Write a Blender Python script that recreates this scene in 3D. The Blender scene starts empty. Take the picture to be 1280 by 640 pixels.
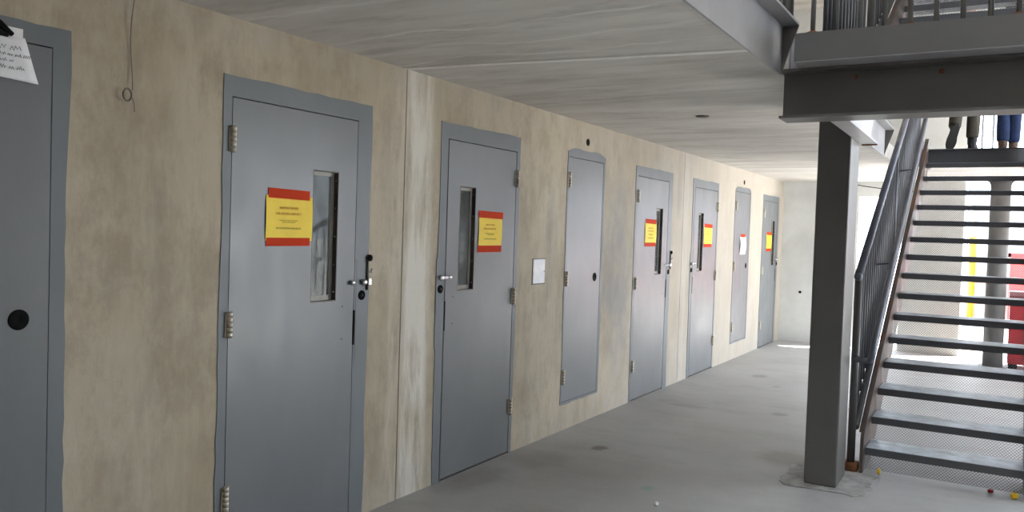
import bpy, bmesh, math, random
from mathutils import Vector, Matrix
C = bpy.context.scene.collection
sc = bpy.context.scene
PI = math.pi

# ------------------------------------------------------------------ materials
def new_mat(name):
    m = bpy.data.materials.new(name); m.use_nodes = True
    nt = m.node_tree; b = nt.nodes['Principled BSDF']
    return m, nt, b
def N(nt, typ, **kw):
    n = nt.nodes.new(typ)
    for k, v in kw.items(): setattr(n, k, v)
    return n
def coords(nt, scale=(1, 1, 1)):
    tc = N(nt, 'ShaderNodeTexCoord'); mp = N(nt, 'ShaderNodeMapping')
    mp.inputs['Scale'].default_value = scale
    nt.links.new(tc.outputs['Object'], mp.inputs['Vector'])
    return mp.outputs['Vector']
def noise(nt, scale, vec_scale=(1, 1, 1), detail=4, rough=.6, lo=.35, hi=.65):
    n = N(nt, 'ShaderNodeTexNoise'); n.inputs['Scale'].default_value = scale
    n.inputs['Detail'].default_value = detail; n.inputs['Roughness'].default_value = rough
    nt.links.new(coords(nt, vec_scale), n.inputs['Vector'])
    r = N(nt, 'ShaderNodeMapRange'); r.inputs['From Min'].default_value = lo; r.inputs['From Max'].default_value = hi
    nt.links.new(n.outputs['Fac'], r.inputs['Value'])
    return r.outputs['Result']
def val(nt, x):
    n = N(nt, 'ShaderNodeValue'); n.outputs[0].default_value = x; return n.outputs[0]
def math_(nt, op, a, b=None, clamp=False):
    n = N(nt, 'ShaderNodeMath', operation=op, use_clamp=clamp)
    for i, x in enumerate((a, b)):
        if x is None: continue
        if isinstance(x, (int, float)): n.inputs[i].default_value = x
        else: nt.links.new(x, n.inputs[i])
    return n.outputs[0]
def mix(nt, fac, a, b):
    n = N(nt, 'ShaderNodeMix', data_type='RGBA')
    if isinstance(fac, (int, float)): n.inputs[0].default_value = fac
    else: nt.links.new(fac, n.inputs[0])
    for i, x in ((6, a), (7, b)):
        if isinstance(x, tuple): n.inputs[i].default_value = (*x, 1)
        else: nt.links.new(x, n.inputs[i])
    return n.outputs[2]
def bump(nt, b, h, strength=.2, dist=.01):
    n = N(nt, 'ShaderNodeBump'); n.inputs['Strength'].default_value = strength; n.inputs['Distance'].default_value = dist
    nt.links.new(h, n.inputs['Height']); nt.links.new(n.outputs[0], b.inputs['Normal'])
def band(nt, axis, centre, half, soft):
    """1 inside |axis-centre|<half, fading over soft"""
    tc = N(nt, 'ShaderNodeTexCoord'); s = N(nt, 'ShaderNodeSeparateXYZ')
    nt.links.new(tc.outputs['Object'], s.inputs[0])
    a = s.outputs[axis] if isinstance(axis, int) else axis
    d = math_(nt, 'ABSOLUTE', math_(nt, 'SUBTRACT', a, centre))
    r = N(nt, 'ShaderNodeMapRange', interpolation_type='SMOOTHSTEP')
    r.inputs['From Min'].default_value = half; r.inputs['From Max'].default_value = half + soft
    r.inputs['To Min'].default_value = 1; r.inputs['To Max'].default_value = 0
    nt.links.new(d, r.inputs['Value'])
    return r.outputs['Result']
def blob(nt, c, size, soft=.5, wob=.0):
    """elliptic spot mask about c with radii size (world coordinates)"""
    tc = N(nt, 'ShaderNodeTexCoord')
    s = N(nt, 'ShaderNodeVectorMath', operation='SUBTRACT'); nt.links.new(tc.outputs['Object'], s.inputs[0]); s.inputs[1].default_value = c
    d = N(nt, 'ShaderNodeVectorMath', operation='DIVIDE'); nt.links.new(s.outputs[0], d.inputs[0]); d.inputs[1].default_value = size
    l = N(nt, 'ShaderNodeVectorMath', operation='LENGTH'); nt.links.new(d.outputs[0], l.inputs[0])
    v = l.outputs['Value']
    if wob:
        n = N(nt, 'ShaderNodeTexNoise'); n.inputs['Scale'].default_value = 1.2 / min(size); n.inputs['Detail'].default_value = 3
        nt.links.new(tc.outputs['Object'], n.inputs['Vector'])
        v = math_(nt, 'ADD', v, math_(nt, 'MULTIPLY', math_(nt, 'SUBTRACT', n.outputs['Fac'], .5), wob))
    r = N(nt, 'ShaderNodeMapRange', interpolation_type='SMOOTHSTEP')
    r.inputs['From Min'].default_value = 1 - soft; r.inputs['From Max'].default_value = 1
    r.inputs['To Min'].default_value = 1; r.inputs['To Max'].default_value = 0
    nt.links.new(v, r.inputs['Value'])
    return r.outputs['Result']
def plain(name, col, rough=.5, metal=0, var=.12, vscale=6, spec=.5, bumpy=0):
    m, nt, b = new_mat(name)
    dark = tuple(c * (1 - var) for c in col); lite = tuple(min(1, c * (1 + var)) for c in col)
    f = noise(nt, vscale)
    nt.links.new(mix(nt, f, dark, lite), b.inputs['Base Color'])
    b.inputs['Roughness'].default_value = rough; b.inputs['Metallic'].default_value = metal
    b.inputs['Specular IOR Level'].default_value = spec
    if bumpy: bump(nt, b, noise(nt, vscale * 12, detail=2), bumpy, .003)
    return m
def scale_fac(nt, f, k): return math_(nt, 'MULTIPLY', f, k)

def wall_material():
    m, nt, b = new_mat('cell_wall_concrete')
    c = mix(nt, noise(nt, .9, lo=.38, hi=.62), (.39, .325, .232), (.475, .41, .308))
    c = mix(nt, scale_fac(nt, noise(nt, 2.2, (1, 1.5, .9), 8, .75, .46, .60), .6), c, (.30, .24, .168))
    c = mix(nt, scale_fac(nt, noise(nt, 3.5, (1, 1.6, .3), 6, .65, .48, .70), .5), c, (.55, .49, .385))      # trowelled streaks
    c = mix(nt, scale_fac(nt, noise(nt, 9, (1, 1.5, .5), 6, .7, .52, .72), .3), c, (.30, .26, .20))
    c = mix(nt, scale_fac(nt, noise(nt, 2.0, (1, 1.5, .35), 6, .7, .55, .72), .5), c, (.27, .24, .19))
    c = mix(nt, scale_fac(nt, noise(nt, 1.3, (1, .9, 1.2), 7, .75, .56, .66), .3), c, (.54, .49, .40))
    # grey cement smears between the second narrow door and the next cell door, and past it
    for cc, sz, k in (((0, 6.78, 1.35), (1, .36, 1.0), .95), ((0, 6.92, .8), (1, .28, .75), .85), ((0, 8.38, 2.0), (1, .12, .3), .7), ((0, 7.9, 2.3), (1, .5, .12), .35),
                      ((0, 5.55, 1.5), (1, .14, .6), .3), ((0, 3.6, 1.9), (1, .1, .5), .3)):
        c = mix(nt, scale_fac(nt, math_(nt, 'MULTIPLY', blob(nt, cc, sz, .7, .9), noise(nt, 7, (1, 1, .5), 5, .7, .3, .6)), k), c, (.27, .26, .245))
    # pale grout down the two panel joints
    g = math_(nt, 'MULTIPLY', band(nt, 1, 3.86, .075, .09), noise(nt, 9, (1, 1, .15), 6, .65, .36, .56))
    c = mix(nt, scale_fac(nt, g, .85), c, (.72, .69, .62))
    g = math_(nt, 'MULTIPLY', band(nt, 1, 3.67, .04, .05), noise(nt, 9, (1, 1, .2), 5, .6, .4, .6))
    c = mix(nt, scale_fac(nt, g, .5), c, (.62, .57, .48))
    g = math_(nt, 'MULTIPLY', band(nt, 1, 8.60, .05, .08), noise(nt, 8, (1, 1, .2), 5, .6, .3, .6))
    c = mix(nt, scale_fac(nt, g, .5), c, (.62, .6, .57))
    # grey fill along the top and dirt line at the foot of the wall
    g = math_(nt, 'MULTIPLY', band(nt, 2, 2.47, .03, .16), noise(nt, 5, (1, 1, 1), 5, .6, .35, .65))
    c = mix(nt, scale_fac(nt, g, .45), c, (.46, .43, .37))
    g = math_(nt, 'MULTIPLY', band(nt, 2, 0, .02, .3), noise(nt, 6, (1, 1, .6), 5, .65, .4, .6))
    c = mix(nt, scale_fac(nt, g, .4), c, (.42, .40, .36))
    # the farther wall panels are cleaner, greyer concrete
    tc = N(nt, 'ShaderNodeTexCoord'); s = N(nt, 'ShaderNodeSeparateXYZ'); nt.links.new(tc.outputs['Object'], s.inputs[0])
    r = N(nt, 'ShaderNodeMapRange'); r.inputs['From Min'].default_value = 5.6; r.inputs['From Max'].default_value = 9
    nt.links.new(s.outputs[1], r.inputs['Value'])
    c = mix(nt, scale_fac(nt, r.outputs[0], .6), c, (.42, .39, .345))
    nt.links.new(c, b.inputs['Base Color']); b.inputs['Roughness'].default_value = .8
    bump(nt, b, noise(nt, 30, (1, 1, .5), 6, .7, .2, .8), .25, .004)
    return m
def ceiling_material():
    m, nt, b = new_mat('slab_soffit_concrete')
    c = mix(nt, noise(nt, 2.2, (.35, 1.6, 1), 6, .65, .3, .7), (.50, .468, .425), (.72, .69, .645))
    c = mix(nt, scale_fac(nt, noise(nt, 5, (.3, 1.3, 1), 8, .75, .50, .64), .55), c, (.37, .345, .31))
    c = mix(nt, scale_fac(nt, noise(nt, 3, (.25, 1.5, 1), 7, .7, .54, .66), .6), c, (.74, .71, .67))
    # pale grout lines that wander across the slab
    tc = N(nt, 'ShaderNodeTexCoord'); s = N(nt, 'ShaderNodeSeparateXYZ'); nt.links.new(tc.outputs['Object'], s.inputs[0])
    n = N(nt, 'ShaderNodeTexNoise'); n.inputs['Scale'].default_value = 1.6; n.inputs['Detail'].default_value = 3
    nt.links.new(coords(nt, (1, .25, 1)), n.inputs['Vector'])
    w = math_(nt, 'ADD', s.outputs[1], math_(nt, 'MULTIPLY', math_(nt, 'SUBTRACT', n.outputs['Fac'], .5), .35))
    j = math_(nt, 'SUBTRACT', s.outputs[1], math_(nt, 'MULTIPLY', s.outputs[0], .13))
    j = math_(nt, 'ADD', j, math_(nt, 'MULTIPLY', math_(nt, 'SUBTRACT', n.outputs['Fac'], .5), .04))
    c = mix(nt, scale_fac(nt, math_(nt, 'MULTIPLY', band(nt, j, 3.725, .016, .02), noise(nt, 5, (1, 1, 1), 4, .6, .2, .5)), .9), c, (.90, .88, .85))
    c = mix(nt, scale_fac(nt, math_(nt, 'MULTIPLY', band(nt, j, 3.68, .01, .03), noise(nt, 5, (1, 1, 1), 4, .6, .3, .6)), .5), c, (.30, .28, .25))
    for y0, hw, k in ((3.05, .004, .55), (3.35, .003, .4), (3.62, .004, .4), (2.55, .004, .4)):
        c = mix(nt, scale_fac(nt, math_(nt, 'MULTIPLY', band(nt, w, y0, hw, .02), noise(nt, 3, (1, 1, 1), 3, .5, .3, .55)), k), c, (.86, .84, .80))
    c = mix(nt, scale_fac(nt, blob(nt, (1.3, 4.3, 2.48), (.8, .35, 1), .9, 1.0), .35), c, (.7, .66, .58))
    nt.links.new(c, b.inputs['Base Color']); b.inputs['Roughness'].default_value = .75
    bump(nt, b, noise(nt, 24, (.3, 1.5, 1), 5, .65, .2, .8), .25, .004)
    return m
def floor_material():
    m, nt, b = new_mat('floor_concrete')
    c = mix(nt, noise(nt, .8, (1, 1, 1), 6, .6, .3, .7), (.345, .338, .328), (.45, .45, .447))
    c = mix(nt, scale_fac(nt, noise(nt, 2.4, (.5, 1.2, 1), 6, .7, .5, .72), .55), c, (.29, .275, .255))
    c = mix(nt, scale_fac(nt, noise(nt, 14, (1, 1, 1), 5, .7, .55, .8), .35), c, (.50, .49, .47))
    for cc, sz, k, col in (((.475, 5.52, 0), (.08, .1, 1), .75, (.10, .085, .07)), ((.25, 5.0, 0), (.28, .3, 1), .4, (.2, .17, .14)),
                           ((.63, 9.57, 0), (.12, .16, 1), .5, (.16, .15, .14)), ((1.12, 4.83, 0), (.05, .07, 1), .6, (.2, .36, .30)),
                           ((1.72, 6.08, 0), (.3, .3, 1), .5, (.25, .2, .14)), ((.5, 7.4, 0), (.25, .12, 1), .4, (.2, .19, .18)),
                           ((1.3, 7.6, 0), (.1, .1, 1), .5, (.16, .15, .14)), ((.15, 4.3, 0), (.18, .4, 1), .4, (.2, .17, .14)),
                           ((1.5, 8.6, 0), (.15, .06, 1), .5, (.17, .16, .15)), ((.95, 9.0, 0), (.06, .06, 1), .5, (.17, .16, .15))):
        c = mix(nt, scale_fac(nt, blob(nt, cc, sz, .6, .9), k), c, col)
    nt.links.new(c, b.inputs['Base Color'])
    b.inputs['Roughness'].default_value = .55
    bump(nt, b, noise(nt, 18, (1, 1, 1), 6, .7, .2, .8), .2, .004)
    return m
def door_paint(name, base, rough):
    m, nt, b = new_mat(name)
    c = mix(nt, noise(nt, 1.6, (1, 1, .6), 5, .6), tuple(x * .93 for x in base), tuple(x * 1.06 for x in base))
    c = mix(nt, scale_fac(nt, noise(nt, 7, (1, 1, .5), 6, .7, .62, .8), .35), c, tuple(x * 1.35 for x in base))
    c = mix(nt, scale_fac(nt, noise(nt, 4, (1, 1, .35), 5, .7, .6, .75), .3), c, tuple(x * .75 for x in base))
    nt.links.new(c, b.inputs['Base Color'])
    nt.links.new(math_(nt, 'ADD', scale_fac(nt, noise(nt, 5, (1, 1, .5)), .1), rough - .05), b.inputs['Roughness'])
    b.inputs['Specular IOR Level'].default_value = .5
    bump(nt, b, noise(nt, 60, (1, 1, 1), 3, .6, .2, .8), .08, .002)
    return m
def steel_paint(name, base, rust, rough=.5, rust_lo=.66):
    m, nt, b = new_mat(name)
    c = mix(nt, noise(nt, 1.5, (1, 1, 1), 5, .6), tuple(x * .88 for x in base), tuple(x * 1.1 for x in base))
    c = mix(nt, scale_fac(nt, noise(nt, 3.5, (1, 1, 1), 6, .75, rust_lo, rust_lo + .1), rust), c, (.22, .085, .035))
    nt.links.new(c, b.inputs['Base Color']); b.inputs['Roughness'].default_value = rough
    return m
def glass_material():
    m, nt, b = new_mat('security_glass')
    b.inputs['Base Color'].default_value = (.75, .8, .78, 1); b.inputs['Roughness'].default_value = .04
    b.inputs['Transmission Weight'].default_value = .85; b.inputs['IOR'].default_value = 1.16
    nt.links.new(mix(nt, noise(nt, 8, (1, 1, .4), 6, .7, .5, .7), (.6, .63, .62), (.3, .31, .3)), b.inputs['Base Color'])
    nt.links.new(scale_fac(nt, noise(nt, 6, (1, 1, .5), 6, .7, .5, .75), .3), b.inputs['Roughness'])
    return m
def tape_material():
    m, nt, b = new_mat('red_tape')
    b.inputs['Base Color'].default_value = (.78, .075, .012, 1); b.inputs['Roughness'].default_value = .6; b.inputs['Specular IOR Level'].default_value = .15
    t = N(nt, 'ShaderNodeBsdfTransparent'); t.inputs[0].default_value = (1, .22, .03, 1)
    ms = N(nt, 'ShaderNodeMixShader'); ms.inputs[0].default_value = .45
    out = nt.nodes['Material Output']
    nt.links.new(b.outputs[0], ms.inputs[1]); nt.links.new(t.outputs[0], ms.inputs[2]); nt.links.new(ms.outputs[0], out.inputs[0])
    return m

M = dict(
    wall=wall_material(), ceil=ceiling_material(), floor=floor_material(),
    leaf=door_paint('cell_door_grey_paint', (.150, .157, .163), .38),
    frame=door_paint('door_frame_grey_paint', (.143, .158, .170), .5),
    endwall=plain('end_wall_concrete', (.60, .605, .585), .8, var=.1, vscale=1.5, bumpy=.15),
    dark_steel=steel_paint('dark_grey_steel_paint', (.118, .112, .106), .6, .5, .70),
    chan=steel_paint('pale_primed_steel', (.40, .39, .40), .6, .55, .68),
    stair_steel=steel_paint('stair_dark_steel', (.10, .102, .112), .5, .38, .68),
    stringer=steel_paint('stair_rusty_stringer', (.11, .082, .07), .75, .55, .50),
    tread_top=plain('tread_sky_tinted_steel', (.54, .60, .66), .4, metal=.1, var=.25, vscale=9),  # pale blue base colour carries the sky light reflected by the tread tops
    rail=plain('handrail_blue_grey_steel', (.10, .108, .145), .36, var=.15, vscale=8),
    mesh=plain('expanded_mesh_steel', (.20, .205, .215), .5),
    picket=steel_paint('grey_railing_paint', (.20, .195, .185), .55, .5, .66),
    rust=plain('rust', (.20, .075, .03), .85, var=.4, vscale=25),
    stainless=plain('stainless_hinge', (.56, .51, .42), .38, metal=.7, var=.08, vscale=3),
    chrome=plain('chrome_lock', (.75, .75, .76), .2, metal=.9, var=.08, vscale=40),
    bronze=plain('bronze_window_stop', (.065, .055, .045), .45, var=.2, vscale=12),
    stop=plain('tan_window_stop', (.33, .31, .27), .5, var=.15, vscale=14),
    glass=glass_material(),
    black=plain('black_rubber', (.008, .008, .008), .9, spec=.1),
    yellow=plain('yellow_notice_paper', (.93, .66, .03), .6, var=.04, vscale=10),
    white_paper=plain('white_paper', (.84, .84, .86), .7, var=.03, vscale=12),
    tape=tape_material(),
    red_ink=plain('orange_red_ink', (.74, .36, .03), .7),
    olive_ink=plain('olive_ink', (.50, .37, .03), .7),
    ink=plain('grey_ink', (.06, .06, .075), .7),
    plate=plain('white_cover_plate', (.60, .61, .63), .4, var=.06, vscale=18),
    wire=plain('thin_grey_wire', (.20, .19, .17), .4, metal=.5),
    grout=plain('grout_pad', (.36, .35, .335), .9, var=.25, vscale=9, bumpy=.3),
    ground=plain('pale_yard_concrete', (.6, .59, .57), .9, var=.08, vscale=.6),
    red=plain('red_tool_chest_paint', (.32, .015, .02), .4, var=.12, vscale=5),
    dkred=plain('dark_red_paint', (.13, .012, .018), .45, var=.15, vscale=5),
    bred=plain('bright_red_paint', (.60, .04, .045), .45, var=.1, vscale=4),
    yel=plain('yellow_post_paint', (.85, .55, .02), .5, var=.08),
    pale=plain('pale_blue_container_paint', (.55, .60, .68), .5, var=.06, vscale=1.5),
    barrier=plain('grey_barrier_concrete', (.36, .35, .34), .9, var=.12),
    orange=plain('orange_barricade_paint', (.75, .18, .08), .5),
    skin=plain('skin', (.50, .30, .21), .55, var=.05), hair=plain('dark_hair', (.03, .022, .017), .6),
    olive=plain('olive_work_trousers', (.075, .066, .05), .85, var=.2, vscale=14, bumpy=.2),
    denim=plain('blue_denim', (.008, .022, .075), .85, var=.35, vscale=12, bumpy=.2),
    boot=plain('dark_work_boot', (.012, .012, .016), .6, var=.2), sole=plain('grey_boot_sole', (.05, .048, .047), .8),
    shoe=plain('brown_shoe', (.10, .055, .035), .55, var=.2), hivis=plain('orange_work_shirt', (.65, .16, .03), .8, var=.1), shirt=plain('grey_work_shirt', (.16, .17, .18), .85, var=.15),
)

# ------------------------------------------------------------------ mesh helpers
def link(o, parent=None):
    C.objects.link(o)
    if parent: o.parent = parent
    return o
def tag(o, label=None, cat=None, group=None, kind=None):
    if label: o['label'] = label
    if cat: o['category'] = cat
    if group: o['group'] = group
    if kind: o['kind'] = kind
    return o
def empty(name, loc, label, cat, group=None, kind=None):
    o = bpy.data.objects.new(name, None); o.location = loc; o.empty_display_size = .1
    C.objects.link(o); return tag(o, label, cat, group, kind)
def obj(name, bm, mats, parent=None, off=None, smooth=False):
    """one mesh object from bm; vertices are in world space when off (the parent's location) is given"""
    if off is not None: bmesh.ops.translate(bm, verts=bm.verts, vec=-Vector(off))
    bmesh.ops.recalc_face_normals(bm, faces=bm.faces)
    me = bpy.data.meshes.new(name); bm.to_mesh(me); bm.free()
    for m in (mats if isinstance(mats, (list, tuple)) else [mats]): me.materials.append(m)
    if smooth: me.polygons.foreach_set('use_smooth', [True] * len(me.polygons))
    return link(bpy.data.objects.new(name, me), parent)
def B(): return bmesh.new()
def box(bm, lo, hi, bev=0, mi=0):
    lo, hi = Vector(lo), Vector(hi)
    vs = [bm.verts.new((x, y, z)) for x in (lo.x, hi.x) for y in (lo.y, hi.y) for z in (lo.z, hi.z)]
    q = [(0, 1, 3, 2), (4, 6, 7, 5), (0, 4, 5, 1), (2, 3, 7, 6), (0, 2, 6, 4), (1, 5, 7, 3)]
    fs = [bm.faces.new([vs[i] for i in f]) for f in q]
    for f in fs: f.material_index = mi
    if bev:
        es = list({e for f in fs for e in f.edges})
        r = bmesh.ops.bevel(bm, geom=es, offset=bev, segments=2, profile=.5, affect='EDGES')
        for f in r['faces']: f.material_index = mi
    return fs
def prism(bm, pts, axis, a, b, mi=0):
    """polygon pts (2-D) extruded along axis from a to b"""
    def P(u, v, w): return {0: (w, u, v), 1: (u, w, v), 2: (u, v, w)}[axis]
    A = [bm.verts.new(P(u, v, a)) for u, v in pts]; Bv = [bm.verts.new(P(u, v, b)) for u, v in pts]
    n = len(pts)
    fs = [bm.faces.new(A), bm.faces.new(Bv[::-1])] + [bm.faces.new((A[i], A[(i + 1) % n], Bv[(i + 1) % n], Bv[i])) for i in range(n)]
    for f in fs: f.material_index = mi
    return fs
def tube(bm, pts, r, seg=10, cap=True, mi=0):
    pts = [Vector(p) for p in pts]; rings = []; ref = None
    rs = r if isinstance(r, (list, tuple)) else [r] * len(pts)
    for i, p in enumerate(pts):
        d = (pts[min(i + 1, len(pts) - 1)] - pts[max(i - 1, 0)]).normalized()
        if ref is None:
            ref = Vector((0, 0, 1)) if abs(d.z) < .9 else Vector((1, 0, 0))
        u = d.cross(ref).normalized(); v = u.cross(d).normalized(); ref = v
        rings.append([bm.verts.new(p + (u * math.cos(2 * PI * k / seg) + v * math.sin(2 * PI * k / seg)) * rs[i]) for k in range(seg)])
    for a, b in zip(rings, rings[1:]):
        for k in range(seg):
            f = bm.faces.new((a[k], a[(k + 1) % seg], b[(k + 1) % seg], b[k])); f.material_index = mi; f.smooth = True
    if cap:
        for rg in (rings[0][::-1], rings[-1]):
            f = bm.faces.new(rg); f.material_index = mi
def lathe(bm, c, prof, seg=24, axis=2, mi=0):
    rings = []
    for r, h in prof:
        ring = []
        for k in range(seg):
            a = 2 * PI * k / seg; u, v = r * math.cos(a), r * math.sin(a)
            ring.append(bm.verts.new(Vector(c) + Vector({2: (u, v, h), 0: (h, u, v), 1: (u, h, v)}[axis])))
        rings.append(ring)
    for a, b in zip(rings, rings[1:]):
        for k in range(seg):
            f = bm.faces.new((a[k], a[(k + 1) % seg], b[(k + 1) % seg], b[k])); f.material_index = mi; f.smooth = True
    for rg in (rings[0][::-1], rings[-1]): bm.faces.new(rg).material_index = mi
def cells(bm, us, vs, solid, w0, w1, axis):
    """grid of solid cells between planes w0..w1 along axis (0: u=y v=z, 1: u=x v=z, 2: u=x v=y)"""
    def P(u, v, w): return {0: (w, u, v), 1: (u, w, v), 2: (u, v, w)}[axis]
    cache = {}
    def V(i, j, k):
        if (i, j, k) not in cache: cache[(i, j, k)] = bm.verts.new(P(us[i], vs[j], (w0, w1)[k]))
        return cache[(i, j, k)]
    nu, nv = len(us) - 1, len(vs) - 1
    S = [[solid((us[i] + us[i + 1]) / 2, (vs[j] + vs[j + 1]) / 2) for j in range(nv)] for i in range(nu)]
    g = lambda i, j: 0 <= i < nu and 0 <= j < nv and S[i][j]
    for i in range(nu):
        for j in range(nv):
            if not S[i][j]: continue
            for k in (0, 1): bm.faces.new([V(i, j, k), V(i + 1, j, k), V(i + 1, j + 1, k), V(i, j + 1, k)])
            if not g(i - 1, j): bm.faces.new([V(i, j, 0), V(i, j + 1, 0), V(i, j + 1, 1), V(i, j, 1)])
            if not g(i + 1, j): bm.faces.new([V(i + 1, j, 0), V(i + 1, j + 1, 0), V(i + 1, j + 1, 1), V(i + 1, j, 1)])
            if not g(i, j - 1): bm.faces.new([V(i, j, 0), V(i + 1, j, 0), V(i + 1, j, 1), V(i, j, 1)])
            if not g(i, j + 1): bm.faces.new([V(i, j + 1, 0), V(i + 1, j + 1, 0), V(i + 1, j + 1, 1), V(i, j + 1, 1)])
def slab(name, us, vs, holes, w0, w1, axis, mat, label=None):
    us = sorted(set(us) | {h[0] for h in holes} | {h[1] for h in holes}); vs = sorted(set(vs) | {h[2] for h in holes} | {h[3] for h in holes})
    bm = B()
    cells(bm, us, vs, lambda u, v: not any(h[0] < u < h[1] and h[2] < v < h[3] for h in holes), w0, w1, axis)
    return bm

# ------------------------------------------------------------------ measured layout (metres; X away from the cell wall, Y along it, Z up)
H, H2, H3 = 2.48, 2.65, 5.13
YF, YN = 13.23, -4.5               # far and near ends
GX = 1.88                          # edge of the gallery slab
YL = 10.366                        # edge of the far gallery / top of the stair
# cell doors: (leaf near edge, leaf far edge, hinge at near edge?)
CELL = [(2.497, 3.320, True), (4.158, 4.977, False), (7.228, 8.062, True), (8.913, 9.744, False), (12.004, 12.829, True)]
CHASE = [(1.05, 1.690), (5.795, 6.440), (10.545, 11.245)]
LT = 2.13
holes = [(a - (.006 if h else .0125), b + (.0016 if h else .004), 0, LT + .005) for a, b, h in CELL] + [(a - .005, b + .002, .225, 2.182) for a, b in CHASE]
pipes = [(6.12, 2.325), (10.912, 2.318)]

# ---- room shell
def struct(name, bm, mat, label=None, cat=None, parent=None):
    return tag(obj(name, bm, mat, parent), label, cat, None, 'structure')
struct('floor', (lambda bm: (box(bm, (-2.6, YN - .2, -.25), (6.7, YF + .2, 0)), bm)[1])(B()), M['floor'], 'grey stained concrete floor of the cell block', 'floor')
bm = B()
allh = holes
for (w0, w1, hs) in ((-.025, 0, allh + [(3.721, 3.729, 0, H), (8.525, 8.533, 0, H)]), (-.2, -.025, allh)):
    us = sorted({YN, YF} | {h[0] for h in hs} | {h[1] for h in hs}); vs = sorted({0, 7.9} | {h[2] for h in hs} | {h[3] for h in hs})
    cells(bm, us, vs, lambda u, v: not any(h[0] < u < h[1] and h[2] < v < h[3] for h in hs), w0, w1, 0)
struct('wall_left', bm, M['wall'], 'tan concrete cell wall with trowel marks and pale grouted joints', 'wall')
bm = B(); box(bm, (-2.6, YN, 0), (-2.4, YF, 7.9)); struct('wall_outer', bm, M['endwall'], 'concrete outer wall behind the cells', 'wall')
bm = B(); box(bm, (-2.6, YN - .2, 0), (6.7, YN, 7.9)); struct('added_wall_front', bm, M['endwall'], 'unseen concrete wall added behind the camera to block sky light', 'wall')  # out of view, added to keep sky light off the camera-facing steel
bm = slab('', [-2.6, 6.7], [0, 7.9], [(1.10, 1.70, 0, 2.26), (2.49, 6.4, 0, H), (2.52, 6.4, H2 + .02, 4.2)], YF, YF + .2, 1, None)
struct('wall_back', bm, M['endwall'], 'pale grey concrete end wall beyond the last cell door', 'wall')
bm = slab('', [-2.4, GX, 6.5], [YN, YL + .09, YF], [(GX, 6.5, YN, YL + .09)], H, H2, 2, None)
struct('ceiling', bm, M['ceil'], 'streaked concrete underside of the upper gallery slab with pale grout lines', 'ceiling')
bm = slab('', [-2.4, GX, 6.5], [YN, YL + .09, YF], [(GX, 6.5, YN, YL + .09)], H3, H3 + .17, 2, None)
struct('ceiling.001', bm, M['ceil'], 'concrete gallery slab of the level above the railings', 'ceiling')
bm = B(); cells(bm, [-2.6, 2.1, 4.4, 6.7], [YN - .2, -2, 1.6, YF + .2], lambda u, v: not (2.1 < u < 4.4 and -2 < v < 1.6), 7.9, 8.1, 2); struct('ceiling.002', bm, M['endwall'], 'unseen roof slab added to cut sky light, with an opening that lights the stairs', 'ceiling')  # out of view, added to limit sky light; opening placed to brighten the treads
bm = B(); box(bm, (-40, YF + .2, -.3), (60, 70, -.01)); struct('ground', bm, M['ground'], 'sunlit pale concrete yard outside the far openings', 'ground')
bm = B(); box(bm, (6.7, YN - 30, -.3), (60, YF + .2, -.01)); struct('ground.001', bm, M['ground'], 'pale concrete yard past the open side of the dayroom', 'ground')
bm = slab('', [YN, YF], [0, 7.9], [(7.0, 12.0, 0, 4.2)], 6.5, 6.7, 0, None); struct('added_wall_right', bm, M['endwall'], 'unseen side wall added to darken the near part, its wide opening lighting the far end', 'wall')  # out of view, added to shape side light: dim near, bright far
# steel channel that faces the far gallery slab at the head of the stair
bm = B(); prism(bm, [(YL + .02, 2.46), (YL + .088, 2.46), (YL + .088, 2.655), (YL + .02, 2.655), (YL + .02, 2.645), (YL + .078, 2.645), (YL + .078, 2.47), (YL + .02, 2.47)], 0, GX + .06, 6.45)
struct('trim_1', bm, M['stair_steel'], 'dark steel channel edging the far gallery at the head of the stairs', 'trim')
# the barred window the walkers pass
w = struct('window_1', slab('', [2.52, 6.4], [H2 + .02, 4.2], [(2.59, 6.33, H2 + .07, 4.15)], YF + .06, YF + .12, 1, None), M['stair_steel'], 'bright barred window behind the two walking people', 'window')
for k in range(28):
    x = 2.66 + .13 * k
    bm = B(); tube(bm, [(x, YF + .09, H2 + .06), (x, YF + .09, 4.16)], .013, 8); obj('bar', bm, M['rail'], w)

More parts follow.
